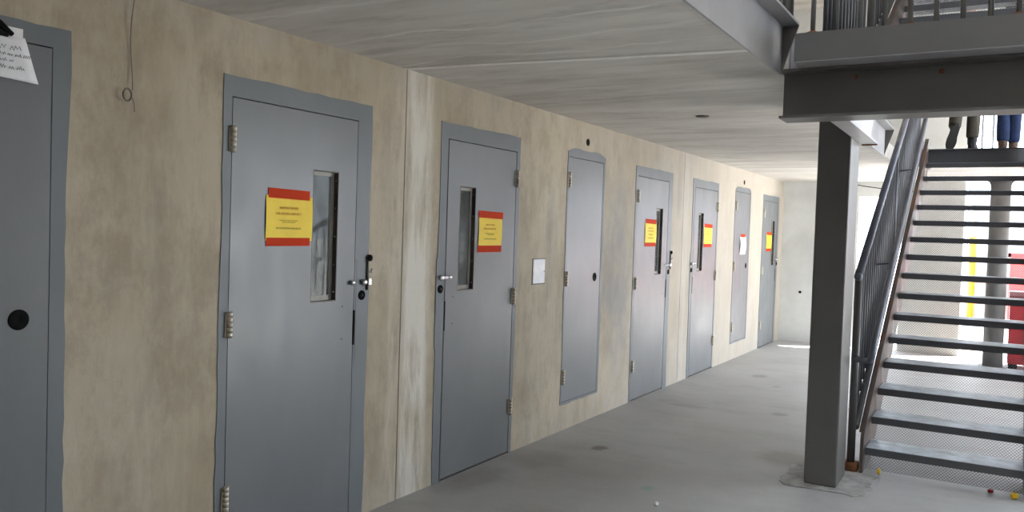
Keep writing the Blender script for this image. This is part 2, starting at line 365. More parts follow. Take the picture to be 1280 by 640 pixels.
# ------------------------------------------------------------------ doors
rng = random.Random(5)
def wobble_ring(bm, y0, y1, z0, z1, oy0, oy1, oz0, oz1, full, round_=0, depth=.004, amp=.008):
    """painted frame face: inner rectangle (y0..z1), hand-painted wavy outer edge (oy0..oz1); U-shaped unless full"""
    def edge(a, b, n): return [(a[0] + (b[0] - a[0]) * t / n, a[1] + (b[1] - a[1]) * t / n) for t in range(n + 1)]
    def pair(inn, out, n):
        I, O = edge(*inn, n), edge(*out, n); return list(zip(I, O))
    seq = pair(((y0, z0), (y0, z1)), ((oy0, oz0), (oy0, oz1)), 26) + pair(((y0, z1), (y1, z1)), ((oy0, oz1), (oy1, oz1)), 12)[1:] + pair(((y1, z1), (y1, z0)), ((oy1, oz1), (oy1, oz0)), 26)[1:]
    if full: seq += pair(((y1, z0), (y0, z0)), ((oy1, oz0), (oy0, oz0)), 12)[1:-1]
    rows = []; cy, cz = (oy0 + oy1) / 2, (oz0 + oz1) / 2
    drift = 0
    for (iy, iz), (oy, oz) in seq:
        drift = drift * .75 + rng.uniform(-1, 1) * amp * .7
        d = Vector((oy - iy, oz - iz)); d = d.normalized() * drift if d.length > 0 else Vector((0, 0))
        if oz == oz0 and not full: d.y = 0
        if round_:
            for ky, ko in ((oy0, 1), (oy1, -1)):
                if abs(oy - ky) < round_ and oz > oz1 - round_ - .001:
                    t = 1 - abs(oy - ky) / round_; s = 1 - (oz1 - oz) / round_
                    if s > .99: d.y -= .035 * t * t
                    elif abs(oy - ky) < .001: d.x += ko * .03 * s * s
        o = (oy + d.x, oz + d.y)
        rows.append(((iy, iz), o))
    vt = []
    for (i, o) in rows:
        vt.append([bm.verts.new((-.11, *i)), bm.verts.new((depth, *i)), bm.verts.new((depth, *o)), bm.verts.new((-.004, *o))])
    m = len(vt)
    for k in range(m if full else m - 1):
        a, b = vt[k], vt[(k + 1) % m]
        for j in range(3): bm.faces.new((a[j], a[j + 1], b[j + 1], b[j]))
def hinge_mesh(y, z, s):
    """butt hinge: two leaves and a five-knuckle barrel; s=+1 the door leaf lies towards +Y"""
    bm = B()
    box(bm, (.002, min(y - s * .002, y + s * .022), z - .055), (.0075, max(y - s * .002, y + s * .022), z + .055), .001)
    box(bm, (.004, min(y - s * .004, y - s * .02), z - .055), (.0085, max(y - s * .004, y - s * .02), z + .055), .001)
    for k in range(5):
        a = z - .056 + k * .0226
        tube(bm, [(.014, y, a), (.014, y, a + .0219)], .0135, 14)
    tube(bm, [(.014, y, z - .058), (.014, y, z + .058)], .0131, 12)
    return bm
def vision_window(p, off, y0, y1, z0, z1):
    w = obj('window_frame', slab('', [y0, y1], [z0, z1], [(y0 + .026, y1 - .026, z0 + .032, z1 - .026)], -.034, -.026, 0, None), M['stop'], p, off)
    bm = B(); box(bm, (-.032, y0 + .02, z0 + .02), (-.029, y1 - .02, z1 - .02)); obj('pane', bm, M['glass'], w, off)
    # dark reveal lining of the four sides
    bm = slab('', [y0 - .0005, y1 + .0005], [z0 - .0005, z1 + .0005], [(y0 + .005, y1 - .005, z0 + .005, z1 - .005)], -.0445, .0022, 0, None); obj('reveal', bm, M['bronze'], w, off)
    for t in (.07, .28, .5, .72, .93):
        z = z0 + (z1 - z0) * t
        for yy, s in ((y1 - .005, -1), (y0 + .005, 1)):
            bm = B(); lathe(bm, (-.013, yy, z), [(.0055, 0), (.0055, .0015 * s), (.0025, .003 * s)], 10, 1); obj('screw', bm, M['chrome'], w, off)
def lock_set(p, off, edge, s, rod):
    """s=+1: the latch edge is the far edge; hardware sits just beyond it on the frame"""
    c = edge + s * .058
    bm = slab('', sorted((c - .043, c + .043)), [.84, 1.40], [], .003, .0055, 0, None); obj('lock_cover', bm, M['frame'], p, off)
    bm = B(); lathe(bm, (.005, edge + s * .058, 1.208), [(.026, 0), (.026, .004), (.022, .007), (.022, .003)], 24, 0); obj('lock_escutcheon', bm, M['black'], p, off)
    bm = B(); lathe(bm, (.012, edge + s * .058, 1.208), [(.006, -.004), (.006, .002), (.002, .003)], 12, 0); obj('key_cylinder', bm, M['bronze'], p, off)
    # sliding bolt: chrome bar across the gap, held by a round knob and a keeper
    a, b = edge - s * .055, edge + s * .075
    h = B()
    if rod == 2: box(h, (.006, min(b - s * .022, b + s * .004), 1.262), (.010, max(b - s * .022, b + s * .004), 1.294), .001)
    else: box(h, (.006, min(a, b), 1.269), (.018, max(a, b), 1.287), .002)
    hb = obj('bolt', h, M['chrome'], p, off)
    h = B(); lathe(h, (.018, b - s * .012, 1.278), [(.017, -.01), (.017, .008), (.012, .014)], 18, 0); obj('bolt_knob', h, M['chrome'], hb, off, True)
    h = B(); lathe(h, (.018, a + s * .03, 1.278), [(.012, -.01), (.012, .006), (.006, .010)], 16, 0); obj('bolt_knob', h, M['chrome'], hb, off, True)
    # dark slot at the latch edge
    h = B(); box(h, (.0005, min(edge - s * .003, edge + s * .011), .945), (.005, max(edge - s * .003, edge + s * .011), 1.13)); obj('latch_slot', h, M['black'], p, off)
    for z in (1.155, .985):
        h = B(); lathe(h, (.001, edge - s * .085, z), [(.005, 0), (.005, .002), (.003, .003)], 10, 0); obj('screw', h, M['bronze'], p, off)
    if rod:
        r = B(); tube(r, [(.012, edge + s * .095, 1.235), (.012, edge + s * .095, 1.42)], .0055, 10)
        rb = obj('latch_rod', r, M['bronze'], p, off)
        r = B(); lathe(r, (.014, edge + s * .108, 1.408), [(.006, -.012), (.018, -.008), (.018, .006), (.010, .012)], 18, 0); obj('rod_knob', r, M['black'], rb, off, True)
        r = B(); tube(r, [(.012, edge + s * .1, 1.335), (.02, edge + s * .118, 1.33), (.02, edge + s * .12, 1.35)], .005, 8); obj('rod_hook', r, M['chrome'], rb, off)
        r = B(); box(r, (.006, edge + s * .1 - .002, 1.26), (.02, edge + s * .125, 1.30), .003); obj('rod_catch', r, M['chrome'], rb, off)
CELL_LABELS = [
    'nearest grey steel cell door with slit window, hinged on its left, yellow notice beside the glass',
    'second grey cell door from the camera, hinged right, between pale wall joint and white cover plate',
    'grey cell door hinged left, just before the thin second wall joint',
    'grey cell door hinged right, just past the thin second wall joint',
    'last grey cell door, nearest the pale end wall']
CHASE_LABELS = [
    'narrow grey chase door cut by the left picture edge, with taped handwritten paper and round hole',
    'narrow grey chase door raised above the floor, next to the white cover plate',
    'narrow grey chase door with a white sheet taped on it near the end wall']
order = sorted([(a, ('cell', i)) for i, (a, b, h) in enumerate(CELL)] + [(a, ('chase', i)) for i, (a, b) in enumerate(CHASE)])
for n, (_, (kind, i)) in enumerate(order, 1):
    if kind == 'cell':
        a, b, near = CELL[i]; s = 1 if near else -1
        hy, ly = (a, b) if near else (b, a)
        off = (0, (a + b) / 2, 0)
        d = empty('door_%d' % n, off, CELL_LABELS[i], 'door', 'cell doors', 'structure')
        w0, w1 = sorted((hy + s * .503, hy + s * .688)); z0, z1 = 1.187, 1.853
        bm = slab('', [a, b], [.014, LT], [(w0, w1, z0, z1)], -.045, .002, 0, None); obj('leaf', bm, M['leaf'], d, off)
        oy0, oy1 = (a - .053, b + .110) if near else (a - .085, b + .045)
        bm = B(); wobble_ring(bm, a - (.0055 if near else .012), b + (.0012 if near else .0035), 0, LT + .0045, oy0, oy1, 0, 2.228, False); obj('frame', bm, M['frame'], d, off)
        for z in (1.945, 1.12, .335): obj('hinge', hinge_mesh(hy - s * .003, z, s), M['stainless'], d, off)
        vision_window(d, off, w0, w1, z0, z1)
        lock_set(d, off, ly, s, {0: 2, 2: 1}.get(i, 0))
        bm = B(); box(bm, (-.1, a - .004, 0), (-.004, b + .003, .006)); obj('threshold', bm, M['bronze'], d, off)
    else:
        a, b = CHASE[i]; off = (0, (a + b) / 2, .22)
        d = empty('door_%d' % n, off, CHASE_LABELS[i], 'door', 'chase doors', 'structure')
        hz, hyy = 1.212, b - .105
        bm = B()
        cells(bm, [a, b], [.229, 2.177], lambda u, v: True, -.02, .002, 0)
        obj('leaf', bm, M['leaf'], d, off)
        bm = B(); wobble_ring(bm, a - .0045, b + .0012, .2255, 2.1815, a - .03, b + .035 if i else b + .063, .205, 2.25, True, .16 if i == 1 else (.06 if i else 0)); obj('frame', bm, M['frame'], d, off)
        for z in (1.996, 1.214, .43): obj('hinge', hinge_mesh(a - .0025, z, 1), M['stainless'], d, off)
        bm = B(); lathe(bm, (0, hyy, hz), [(.0365, .0005), (.0365, .0035), (.034, .005), (.012, .005), (.010, .0035), (.001, .0035)], 28, 0); obj('key_hole_ring', bm, M['black'], d, off)

# ------------------------------------------------------------------ notices taped to the doors
def sheet(y0, y1, z0, z1, x=.0045, bow=.004, ny=8, nz=8, skew=0.0):
    bm = B(); vs = []
    for i in range(ny + 1):
        row = []
        for j in range(nz + 1):
            u, v = i / ny, j / nz
            row.append(bm.verts.new((x + bow * math.sin(PI * v) * (.35 + .65 * abs(2 * u - 1)), y0 + (y1 - y0) * u, z0 + (z1 - z0) * v + skew * u)))
        vs.append(row)
    for i in range(ny):
        for j in range(nz): bm.faces.new((vs[i][j], vs[i + 1][j], vs[i + 1][j + 1], vs[i][j + 1]))
    r = bmesh.ops.extrude_face_region(bm, geom=bm.faces[:])
    bmesh.ops.translate(bm, verts=[v for v in r['geom'] if isinstance(v, bmesh.types.BMVert)], vec=(-.0005, 0, 0))
    return bm
def scribble(bm, y, z, x, wid, hgt, r):
    """one line of tiny, unreadable printed words"""
    u = y
    while u < y + wid - hgt:
        k = r.randint(3, 8)
        for _ in range(k):
            if u > y + wid - hgt * .6: break
            lw = hgt * .55; t = hgt * .2
            for st in r.sample(((0, 0, t, hgt), (lw - t, 0, lw, hgt), (0, 0, lw, t), (0, hgt - t, lw, hgt), (0, hgt * .4, lw, hgt * .4 + t)), 3):
                box(bm, (x, u + st[0], z + st[1]), (x + .0004, u + st[2], z + st[3]))
            u += hgt * .72
        u += hgt * .5
NOTICE = [  # paper y0,y1,z0,z1; tape top, tape bottom (y0,y1,z0,z1)
    ((2.697, 2.996, 1.497, 1.712), (2.711, 2.976, 1.699, 1.746), (2.702, 2.982, 1.471, 1.511)),
    ((4.513, 4.800, 1.462, 1.672), (4.508, 4.812, 1.660, 1.706), (4.506, 4.800, 1.431, 1.476)),
    ((7.440, 7.738, 1.495, 1.706), (7.452, 7.730, 1.694, 1.738), (7.440, 7.728, 1.470, 1.508)),
    ((9.268, 9.566, 1.488, 1.700), (9.275, 9.575, 1.690, 1.735), (9.262, 9.560, 1.462, 1.500)),
    ((12.215, 12.510, 1.430, 1.650), (12.225, 12.50, 1.640, 1.685), (12.21, 12.50, 1.400, 1.442))]
NL = ['yellow notice with red tape on the nearest cell door', 'yellow notice with red tape on the second cell door, right of its slit window',
      'yellow notice with red tape on the cell door before the thin wall joint', 'yellow notice with red tape on the cell door just past the thin wall joint',
      'small far yellow notice with red tape on the last cell door']
for i, (p, tt, tb) in enumerate(NOTICE):
    off = (.004, (p[0] + p[1]) / 2, p[2])
    t = empty('notice', off, NL[i], 'notice', 'yellow notices taped to the cell doors')
    obj('paper', sheet(*p), M['yellow'], t, off)
    obj('tape', sheet(*tt, x=.006, bow=.0005, nz=3, skew=-.004), M['tape'], t, off)
    obj('tape', sheet(*tb, x=.006, bow=.0005, nz=3, skew=.001), M['tape'], t, off)
    W_, Hh = p[1] - p[0], p[3] - p[2]; r = random.Random(20)
    h1, h2, h3 = B(), B(), B()
    for (fz, f0, f1, hh, bmx) in ((.70, .27, .68, .011, h1), (.575, .20, .76, .011, h1), (.44, .27, .67, .0045, h2), (.40, .34, .62, .0045, h2), (.26, .21, .75, .0075, h3)):
        scribble(bmx, p[0] + W_ * f0, p[2] + Hh * fz, .0092, W_ * (f1 - f0), hh, r)
    obj('heading_text', h1, M['red_ink'], t, off); obj('small_text', h2, M['olive_ink'], t, off); obj('footer_text', h3, M['olive_ink'], t, off)
# white sheet on the far chase door
off = (.004, 10.9, 1.36)
t = empty('paper_sheet', off, 'blank white sheet with a strip of red tape on the far narrow chase door', 'paper')
obj('paper', sheet(10.80, 11.07, 1.365, 1.60, bow=.012), M['white_paper'], t, off)
obj('tape', sheet(10.83, 11.04, 1.592, 1.635, x=.006, bow=.0005, nz=3), M['tape'], t, off)
# handwritten paper on the nearest chase door, held by dark tape, lower corner curling out
off = (.004, 1.45, 2.0)
t = empty('paper_sheet', off, 'white handwritten paper with dark tape at the top of the nearest chase door', 'paper')
bm = B(); vs = []
for i in range(11):
    row = []
    for j in range(9):
        u, v = i / 10, j / 8
        y = 1.33 + .262 * u + .038 * u * u * (1 - v) ** .8
        z = 2.192 - (1 - v) * .135 - .012 * u * (1 - v) * 1.6
        row.append(bm.verts.new((.005 + .02 * u ** 3 * (1 - v) ** 2 + .008 * math.sin(PI * u) * (1 - v), y, z)))
    vs.append(row)
for i in range(10):
    for j in range(8): bm.faces.new((vs[i][j], vs[i + 1][j], vs[i + 1][j + 1], vs[i][j + 1]))
r_ = bmesh.ops.extrude_face_region(bm, geom=bm.faces[:]); bmesh.ops.translate(bm, verts=[v for v in r_['geom'] if isinstance(v, bmesh.types.BMVert)], vec=(-.0005, 0, 0))
obj('paper', bm, M['white_paper'], t, off, True)
bm = B(); box(bm, (.0045, 1.53, 2.19), (.0055, 1.585, 2.222)); obj('paper_flap', bm, M['white_paper'], t, off)
bm = B(); tube(bm, [(.014, 1.40, 2.205), (.018, 1.45, 2.225), (.018, 1.50, 2.222), (.014, 1.545, 2.195)], [.012, .016, .014, .008], 10); tube(bm, [(.014, 1.40, 2.185), (.018, 1.46, 2.195), (.014, 1.53, 2.19)], [.010, .012, .007], 10); obj('dark_tape', bm, M['black'], t, off)
bm = B(); r = random.Random(9)
for (y, z, wd, hh) in ((1.44, 2.140, .10, .022), (1.50, 2.120, .10, .012), (1.40, 2.098, .14, .016), (1.38, 2.076, .20, .015)):
    u = y
    while u < y + wd:
        k = r.randint(4, 8); pts = []
        for q in range(k): pts.append((.0185, u + q * hh * .28, z + (hh * r.uniform(.55, 1) if q % 2 else hh * r.uniform(0, .3))))
        tube(bm, pts, .0011, 5); u += k * hh * .28 + hh * .35
obj('handwriting', bm, M['ink'], t, off)

# ------------------------------------------------------------------ small things on the wall, ceiling and floor
off = (0, 5.352, 1.284)
t = empty('cover_plate', off, 'small square white cover plate on the tan wall between two doors', 'cover plate')
bm = B(); box(bm, (-.004, 5.262, 1.195), (.006, 5.442, 1.374), .003); obj('plate', bm, M['plate'], t, off)
bm = slab('', [5.255, 5.449], [1.187, 1.381], [(5.263, 5.441, 1.196, 1.373)], -.003, .003, 0, None); obj('gasket', bm, M['bronze'], t, off)
for y in (5.278, 5.426):
    bm = B(); lathe(bm, (.006, y, 1.284), [(.006, 0), (.006, .002), (.003, .003)], 12, 0); obj('screw', bm, M['chrome'], t, off)
for i, (y, z) in enumerate(pipes):
    bm = B(); lathe(bm, (0, y, z), [(.030, -.004), (.030, .003), (.026, .004), (.012, .004), (.001, .003)], 20, 0)
    tag(obj('pipe_sleeve', bm, M['black']), ('small dark pipe sleeve in the wall above the narrow door by the cover plate', 'small dark pipe sleeve in the wall above the far narrow door')[i], 'pipe sleeve', 'pipe sleeves above the chase doors')
bm = B(); pts = []
for k in range(15):
    u = k / 14; pts.append((.012 + .006 * math.sin(u * 7), 2.008 - .012 * math.sin(u * 5) - .022 * u, 2.478 - .40 * u))
tube(bm, pts, .0022, 6)
for lp in range(3):
    tube(bm, [(.016 + .002 * lp, 1.975 + .018 * math.cos(a * PI / 8 + lp), 2.058 + (.021 + .002 * lp) * math.sin(a * PI / 8 + lp)) for a in range(17)], .0026, 6, False)
tube(bm, [(.016, 1.99, 2.065), (.02, 2.003, 2.03), (.016, 2.009, 1.995)], .002, 6)
tag(obj('hanging_wire', bm, M['wire']), 'thin wire hanging from the ceiling edge, coiled at its end', 'wire')
bm = B(); lathe(bm, (.997, 5.99, 2.48), [(.05, .002), (.05, -.006), (.038, -.010), (.012, -.011)], 20, 2)
tag(obj('ceiling_cap', bm, M['bronze']), 'small dark round cap on the concrete ceiling', 'cap')
bm = B(); lathe(bm, (.305, YF, .774), [(.02, .003), (.02, -.005), (.012, -.007)], 16, 1)
tag(obj('wall_cap', bm, M['black']), 'small black plug low on the pale end wall', 'plug')
def chunk(name, c, s, mat, label, cat, seed):
    r = random.Random(seed); bm = B(); bmesh.ops.create_icosphere(bm, subdivisions=1, radius=1)
    for v in bm.verts: v.co = Vector(c) + Vector((v.co.x * s[0], v.co.y * s[1], (v.co.z + .78) * s[2])) * r.uniform(.8, 1.15)
    for v in bm.verts: v.co.z = max(v.co.z, .0005)
    return tag(obj(name, bm, mat), label, cat)
def at(x, y, z=0): return (x, y, z)
def pebble(name, x, y, s, mat, label, cat, seed):
    r = random.Random(seed); bm = B(); bmesh.ops.create_icosphere(bm, subdivisions=2, radius=1)
    for v in bm.verts:
        k = r.uniform(.8, 1.15); v.co = Vector((x + v.co.x * s[0] * k, y + v.co.y * s[1] * k, max(0.0003, (v.co.z + .75) * s[2] * k)))
    return tag(obj(name, bm, mat), label, cat)
pebble('concrete_chip', 1.281, 4.547, (.016, .02, .012), M['white_paper'], 'small white chip lying on the open floor', 'chip', 1)
pebble('yellow_scrap', 2.30, 6.09, (.012, .014, .022), M['yel'], 'tiny yellow scrap under the lowest step, by the railing post', 'scrap', 2)
pebble('yellow_scrap', 3.09, 6.04, (.022, .03, .022), M['yel'], 'yellow scrap at the right-hand foot of the stairs', 'scrap', 3)
pebble('red_scrap', 2.96, 6.09, (.018, .02, .014), M['red'], 'tiny red scrap under the lowest step', 'scrap', 4)

# ------------------------------------------------------------------ steel: column, beam, channels
cx0, cx1, cy0, cy1 = 1.912, 2.112, 5.54, 5.89
off = ((cx0 + cx1) / 2, (cy0 + cy1) / 2, 0)
t = empty('steel_column', off, 'dark grey square steel column standing at the foot of the stairs', 'column')
bm = B(); box(bm, (cx0, cy0, .004), (cx1, cy1, 2.462), .012); obj('shaft', bm, M['dark_steel'], t, off)
bm = B(); box(bm, (cx0 - .01, cy0 - .01, 2.462), (cx1 + .001, cy1 + .01, 2.476), .002); obj('cap_plate', bm, M['rust'], t, off)
bm = B(); r = random.Random(4); ring = []
for k in range(28):
    a = 2 * PI * k / 28; q = max(abs(math.cos(a)), abs(math.sin(a)))
    ring.append((off[0] + .02 + .27 / q * math.cos(a) * r.uniform(.9, 1.04), off[1] + .02 + .3 / q * math.sin(a) * r.uniform(.9, 1.04)))
prism(bm, ring, 2, -.002, .007); obj('grout_pad', bm, M['grout'], t, off)

YB = 4.56                                        # face of the deck's front beam
BX1 = 4.4
off = (1.88, YB, 2.24)
t = empty('steel_beam', off, 'long dark steel I-beam spanning across the top right, carrying the stair deck', 'beam')
bm = B(); prism(bm, [(YB, 2.235), (YB + .2, 2.235), (YB + .2, 2.249), (YB + .107, 2.249), (YB + .107, 2.484), (YB + .2, 2.484), (YB + .2, 2.498), (YB, 2.498), (YB, 2.484), (YB + .093, 2.484), (YB + .093, 2.249), (YB, 2.249)], 0, 1.885, BX1)
obj('i_section', bm, M['dark_steel'], t, off)
for x in (2.25, 2.655, 3.2):
    bm = B(); lathe(bm, (x, YB + .094, 2.45), [(.013, 0), (.013, -.006), (.007, -.008)], 8, 1); obj('bolt', bm, M['rust'], t, off)
# the edge angle of the near gallery: web, top flange, end gusset
def gallery_channel(n, y0, y1, label):
    off = (1.88, y0, 2.48)
    t = empty('trim_%d' % n, off, label, 'steel channel', None, 'structure')
    bm = B(); prism(bm, [(GX, 2.465), (GX + .012, 2.465), (GX + .012, 2.722), (GX + .095, 2.722), (GX + .095, 2.735), (GX, 2.735)], 1, y0, y1); obj('channel', bm, M['chan'], t, off)
    bm = B(); prism(bm, [(GX + .012, 2.47), (GX + .095, 2.722), (GX + .012, 2.722)], 1, y1 - .012, y1); obj('end_gusset', bm, M['dark_steel'], t, off)
gallery_channel(2, YN, YB - .01, 'pale primed steel channel edging the near gallery slab, top centre of the picture')
gallery_channel(3, YB + .21, 9.1, 'pale primed steel channel edging the gallery slab behind the square column')
# short beam from the front beam back to the column, right of it
off = (2.15, YB + .21, 2.25)
t = empty('bracket_beam', off, 'short pale steel beam running from the deck beam back past the column head', 'beam')
bm = B(); prism(bm, [(2.115, 2.236), (2.215, 2.236), (2.215, 2.248), (2.172, 2.248), (2.172, 2.478), (2.215, 2.478), (2.215, 2.49), (2.115, 2.49), (2.115, 2.478), (2.158, 2.478), (2.158, 2.248), (2.115, 2.248)], 1, YB + .202, 5.95)
obj('i_section', bm, M['chan'], t, off)
bm = B(); box(bm, (2.117, 5.935, 2.228), (2.213, 5.952, 2.237)); obj('rusty_end', bm, M['rust'], t, off)
# deck plate with its toe board on the front beam
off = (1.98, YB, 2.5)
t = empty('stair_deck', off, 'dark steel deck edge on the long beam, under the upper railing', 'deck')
DY, DF = 6.03, YB - .15
bm = B(); box(bm, (1.985, DF + .02, 2.634), (BX1, DY, 2.648)); obj('deck_plate', bm, M['dark_steel'], t, off)
bm = B(); prism(bm, [(DF, 2.503), (DF + .012, 2.503), (DF + .012, 2.633), (DF + .02, 2.633), (DF + .02, 2.648), (DF, 2.648)], 0, 1.985, BX1); obj('toe_channel', bm, M['dark_steel'], t, off)
bm = B(); prism(bm, [(DF + .001, 2.499), (YB + .09, 2.499), (YB + .09, 2.508), (DF + .022, 2.508), (DF + .022, 2.6), (DF + .013, 2.6), (DF + .013, 2.5025), (DF + .001, 2.5025)], 0, 1.99, BX1); obj('pale_lit_underside', bm, M['chan'], t, off)  # pale steel colour stands in for floor light on the toe's underside
for y in (5.1, 5.6, 5.97):
    bm = B(); prism(bm, [(y, 2.53), (y + .05, 2.53), (y + .05, 2.54), (y + .01, 2.54), (y + .01, 2.634), (y, 2.634)], 0, 1.985, BX1); obj('deck_joist', bm, M['dark_steel'], t, off)
# ------------------------------------------------------------------ railings
def railing(name, pts, z0, height, label, group, spacing=.1135, mat='picket', posts=(), feet=()):
    """straight guard rail between two points: top rail, under rail, posts and balusters"""
    a, b = Vector(pts[0]), Vector(pts[1]); L = (b - a).length; d = (b - a) / L
    off = (a.x, a.y, z0); t = empty(name, off, label, 'railing', group)
    up = Vector((0, 0, 1))
    A0 = Vector((a.x, a.y, z0)); B0 = Vector((b.x, b.y, z0))
    bm = B(); tube(bm, [A0 + up * height, B0 + up * height], .024, 14); obj('top_rail', bm, M['rail'], t, off)
    bm = B(); tube(bm, [A0 + up * (height - .1), B0 + up * (height - .1)], .012, 8); obj('under_rail', bm, M['rail'], t, off)
    for k in range(int(L / spacing + 1e-6) + 1):
        p = A0 + d * (spacing * k); post = k in posts
        bm = B(); tube(bm, [p + up * .001, p + up * (height - (.0 if post else .1))], .024 if post else .0125, 12)
        o = obj('post' if post else 'baluster', bm, M[mat], t, off)
        if k in feet:
            bm = B(); lathe(bm, p, [(.036, 0), (.034, .004), (.02, .009)], 12); obj('rusty_foot', bm, M['rust'], o, off)
    return t
railing('deck_railing', ((2.065, DF + .035, 0), (BX1 - .1, DF + .035, 0)), 2.649, 1.0, 'row of grey upright bars with rusty feet standing on the dark deck edge, top right', 'guard railings', feet=(0, 4, 8, 12, 16))
railing('gallery_railing', ((GX + .05, 2.0, 0), (GX + .05, YB - .06, 0)), 2.736, .95, 'grey bar railing standing on the pale gallery channel at the top', 'guard railings', posts=(0, 11, 22), feet=(22,))
railing('deck_railing', ((2.10, DF + .17, 0), (2.10, 5.98, 0)), 2.649, 1.0, 'dark bar railing running back along the left side of the stair deck', 'guard railings', .11, 'stair_steel', posts=(2, 14))
# ------------------------------------------------------------------ stair flights
RUN, RISE, SY, SX0, SX1, NT = .284, .1646, 6.1057, 2.205, 3.14, 15
def mesh_panel(x0, x1, z0, z1, y, cw=.020, ch=.0105, th=.0016):
    bm = B(); nz = max(1, round((z1 - z0) / ch)); ch = (z1 - z0) / nz; nx = int((x1 - x0) / cw); cw = (x1 - x0) / nx
    def strand(p, q):
        p, q = Vector(p), Vector(q); d = (q - p).normalized(); nrm = Vector((-d.z, 0, d.x)) * th
        v = []
        for e in (p, q):
            for k in (-1, 1): v.append(bm.verts.new(e + nrm * k))
        f = bm.faces.new((v[0], v[1], v[3], v[2]))
    for j in range(nz):
        for i in range(nx):
            xa, xm, xb = x0 + cw * i, x0 + cw * (i + .5), x0 + cw * (i + 1)
            za, zb = z0 + ch * j, z0 + ch * (j + 1)
            if j % 2: za, zb = zb, za
            strand((xa, y, za), (xm, y, zb)); strand((xm, y, zb), (xb, y, za))
    r = bmesh.ops.extrude_face_region(bm, geom=bm.faces[:]); bmesh.ops.translate(bm, verts=[v for v in r['geom'] if isinstance(v, bmesh.types.BMVert)], vec=(0, .003, 0))
    return bm
def make_stairs():
    off = (SX0, SY, 0)
    t = empty('staircase', off, 'dark steel staircase rising from the concrete floor, with mesh risers and bent handrail', 'staircase', 'steel stair flights')
    slope = RISE / RUN
    nos = lambda y: RISE + slope * (y - SY)
    for x0, x1 in ((SX0 - .04, SX0 - .004), (SX1 + .004, SX1 + .04)):
        bm = B()
        yt = YL + .01
        pl = [(SY - .06, 0), (SY + .36, 0), (yt, nos(yt) - .30), (yt, nos(yt) + .13), (SY - .02, nos(SY) + .13), (SY - .06, .24)]
        prism(bm, pl, 0, x0 + .014 if x0 < 2.5 else x0, x1 if x0 < 2.5 else x1 - .014)
        # flanges on the outer side
        for (dz, h) in ((.13, -.014), (-.286, -.014)):
            q = [(SY + (.36 if dz < 0 else -.02), nos(SY + (.36 if dz < 0 else -.02)) + dz), (yt, nos(yt) + dz), (yt, nos(yt) + dz + h), (SY + (.36 if dz < 0 else -.02), nos(SY + (.36 if dz < 0 else -.02)) + dz + h)]
            prism(bm, q, 0, x0, x1)
        obj('stringer', bm, M['stringer'], t, off)
    tread0 = mesh0 = None
    for i in range(NT):
        if i == 0:
            bm = B(); z = RISE; y = SY
            prism(bm, [(y, z - .05), (y + .012, z - .05), (y + .012, z - .012), (y + .288, z - .012), (y + .288, z - .0005), (y + .004, z - .0005), (y, z - .004)], 0, SX0, SX1, 0)
            box(bm, (SX0 + .004, y + .004, z - .0005), (SX1 - .004, y + .286, z + .0015), 0, 1)
            for x in (SX0 + .001, SX1 - .031): box(bm, (x, y + .02, z - .045), (x + .03, y + .27, z - .012))
            tread0 = obj('tread', bm, [M['stair_steel'], M['tread_top']], t, off)
        else:
            o = tread0.copy(); o.location = tread0.location + Vector((0, RUN * i, RISE * i)); o.parent = t; C.objects.link(o)
    for i in range(NT):
        if i == 0:
            bm = mesh_panel(SX0, SX1, .012, RISE - .05, SY + .03); obj('mesh_riser', bm, M['mesh'], t, off)
            bm = mesh_panel(SX0, SX1, RISE + .003, 2 * RISE - .05, SY + .2855); mesh0 = obj('mesh_riser', bm, M['mesh'], t, off)
        elif i < NT - 1:
            o = mesh0.copy(); o.location = mesh0.location + Vector((0, RUN * i, RISE * i)); o.parent = t; C.objects.link(o)
    # guard rails: top rail, first post with rusty foot, balusters down to the stringer; handrail that bends back to the post
    for gx, hx, sgn in ((2.118, 2.25, 1), (SX1 + .087, SX1 + .05, -1)):
        py = 6.085
        zt = lambda y: 1.385 + .5385 * (y - 6.103)
        yt = YL - .1
        sx = SX0 - .022 if sgn > 0 else SX1 + .022
        bm = B(); tube(bm, [(gx, 6.055, zt(6.055) - .012), (gx, yt, zt(yt))], .027, 16); obj('guard_top_rail', bm, M['rail'], t, off)
        bm = B(); lathe(bm, (gx, 6.05, zt(6.05) - .012), [(.008, -.026), (.024, -.016), (.029, 0), (.024, .016), (.008, .026)], 14, 1); obj('rail_end_cap', bm, M['rail'], t, off)
        bm = B(); tube(bm, [(gx, py, .05), (gx, py, zt(py) - .015)], .026, 16); p = obj('post', bm, M['dark_steel'], t, off)
        bm = B(); box(bm, (gx - .05, py - .05, .001), (gx + .05, py + .05, .06), .008); obj('rusty_foot', bm, M['rust'], p, off)
        k = 0; y = py + .1
        while y < yt - .02:
            post = k in (16, 33)
            bm = B(); tube(bm, [(gx, y, nos(y) + .15), (gx, y, zt(y) - .01)], .02 if post else .0085, 8)
            obj('post' if post else 'baluster', bm, M['stair_steel'], t, off)
            y += .118; k += 1
        bm = B(); tube(bm, [(gx + sgn * .02, py + .02, nos(py) + .145), (gx + sgn * .02, yt, nos(yt) + .145)], .024, 8); obj('lower_rail', bm, M['stair_steel'], t, off)
        hz = lambda y: .86 + .594 * (y - 5.85)
        ye = YL - .2
        bm = B(); tube(bm, [(gx, py, .775), (gx + sgn * .06, 6.02, .775), (hx - sgn * .02, 5.93, .79), (hx - sgn * .003, 5.88, .835), (hx, 5.90, .885), (hx, 6.0, hz(6.0)), (hx, ye, hz(ye))], .021, 14); obj('handrail', bm, M['rail'], t, off)
        for y in (6.9, 8.3, 9.7):
            bm = B(); tube(bm, [(hx, y, hz(y)), (hx - sgn * .02, y, hz(y) - .06), (gx, y, hz(y) - .07)], .008, 8); obj('handrail_bracket', bm, M['rail'], t, off)
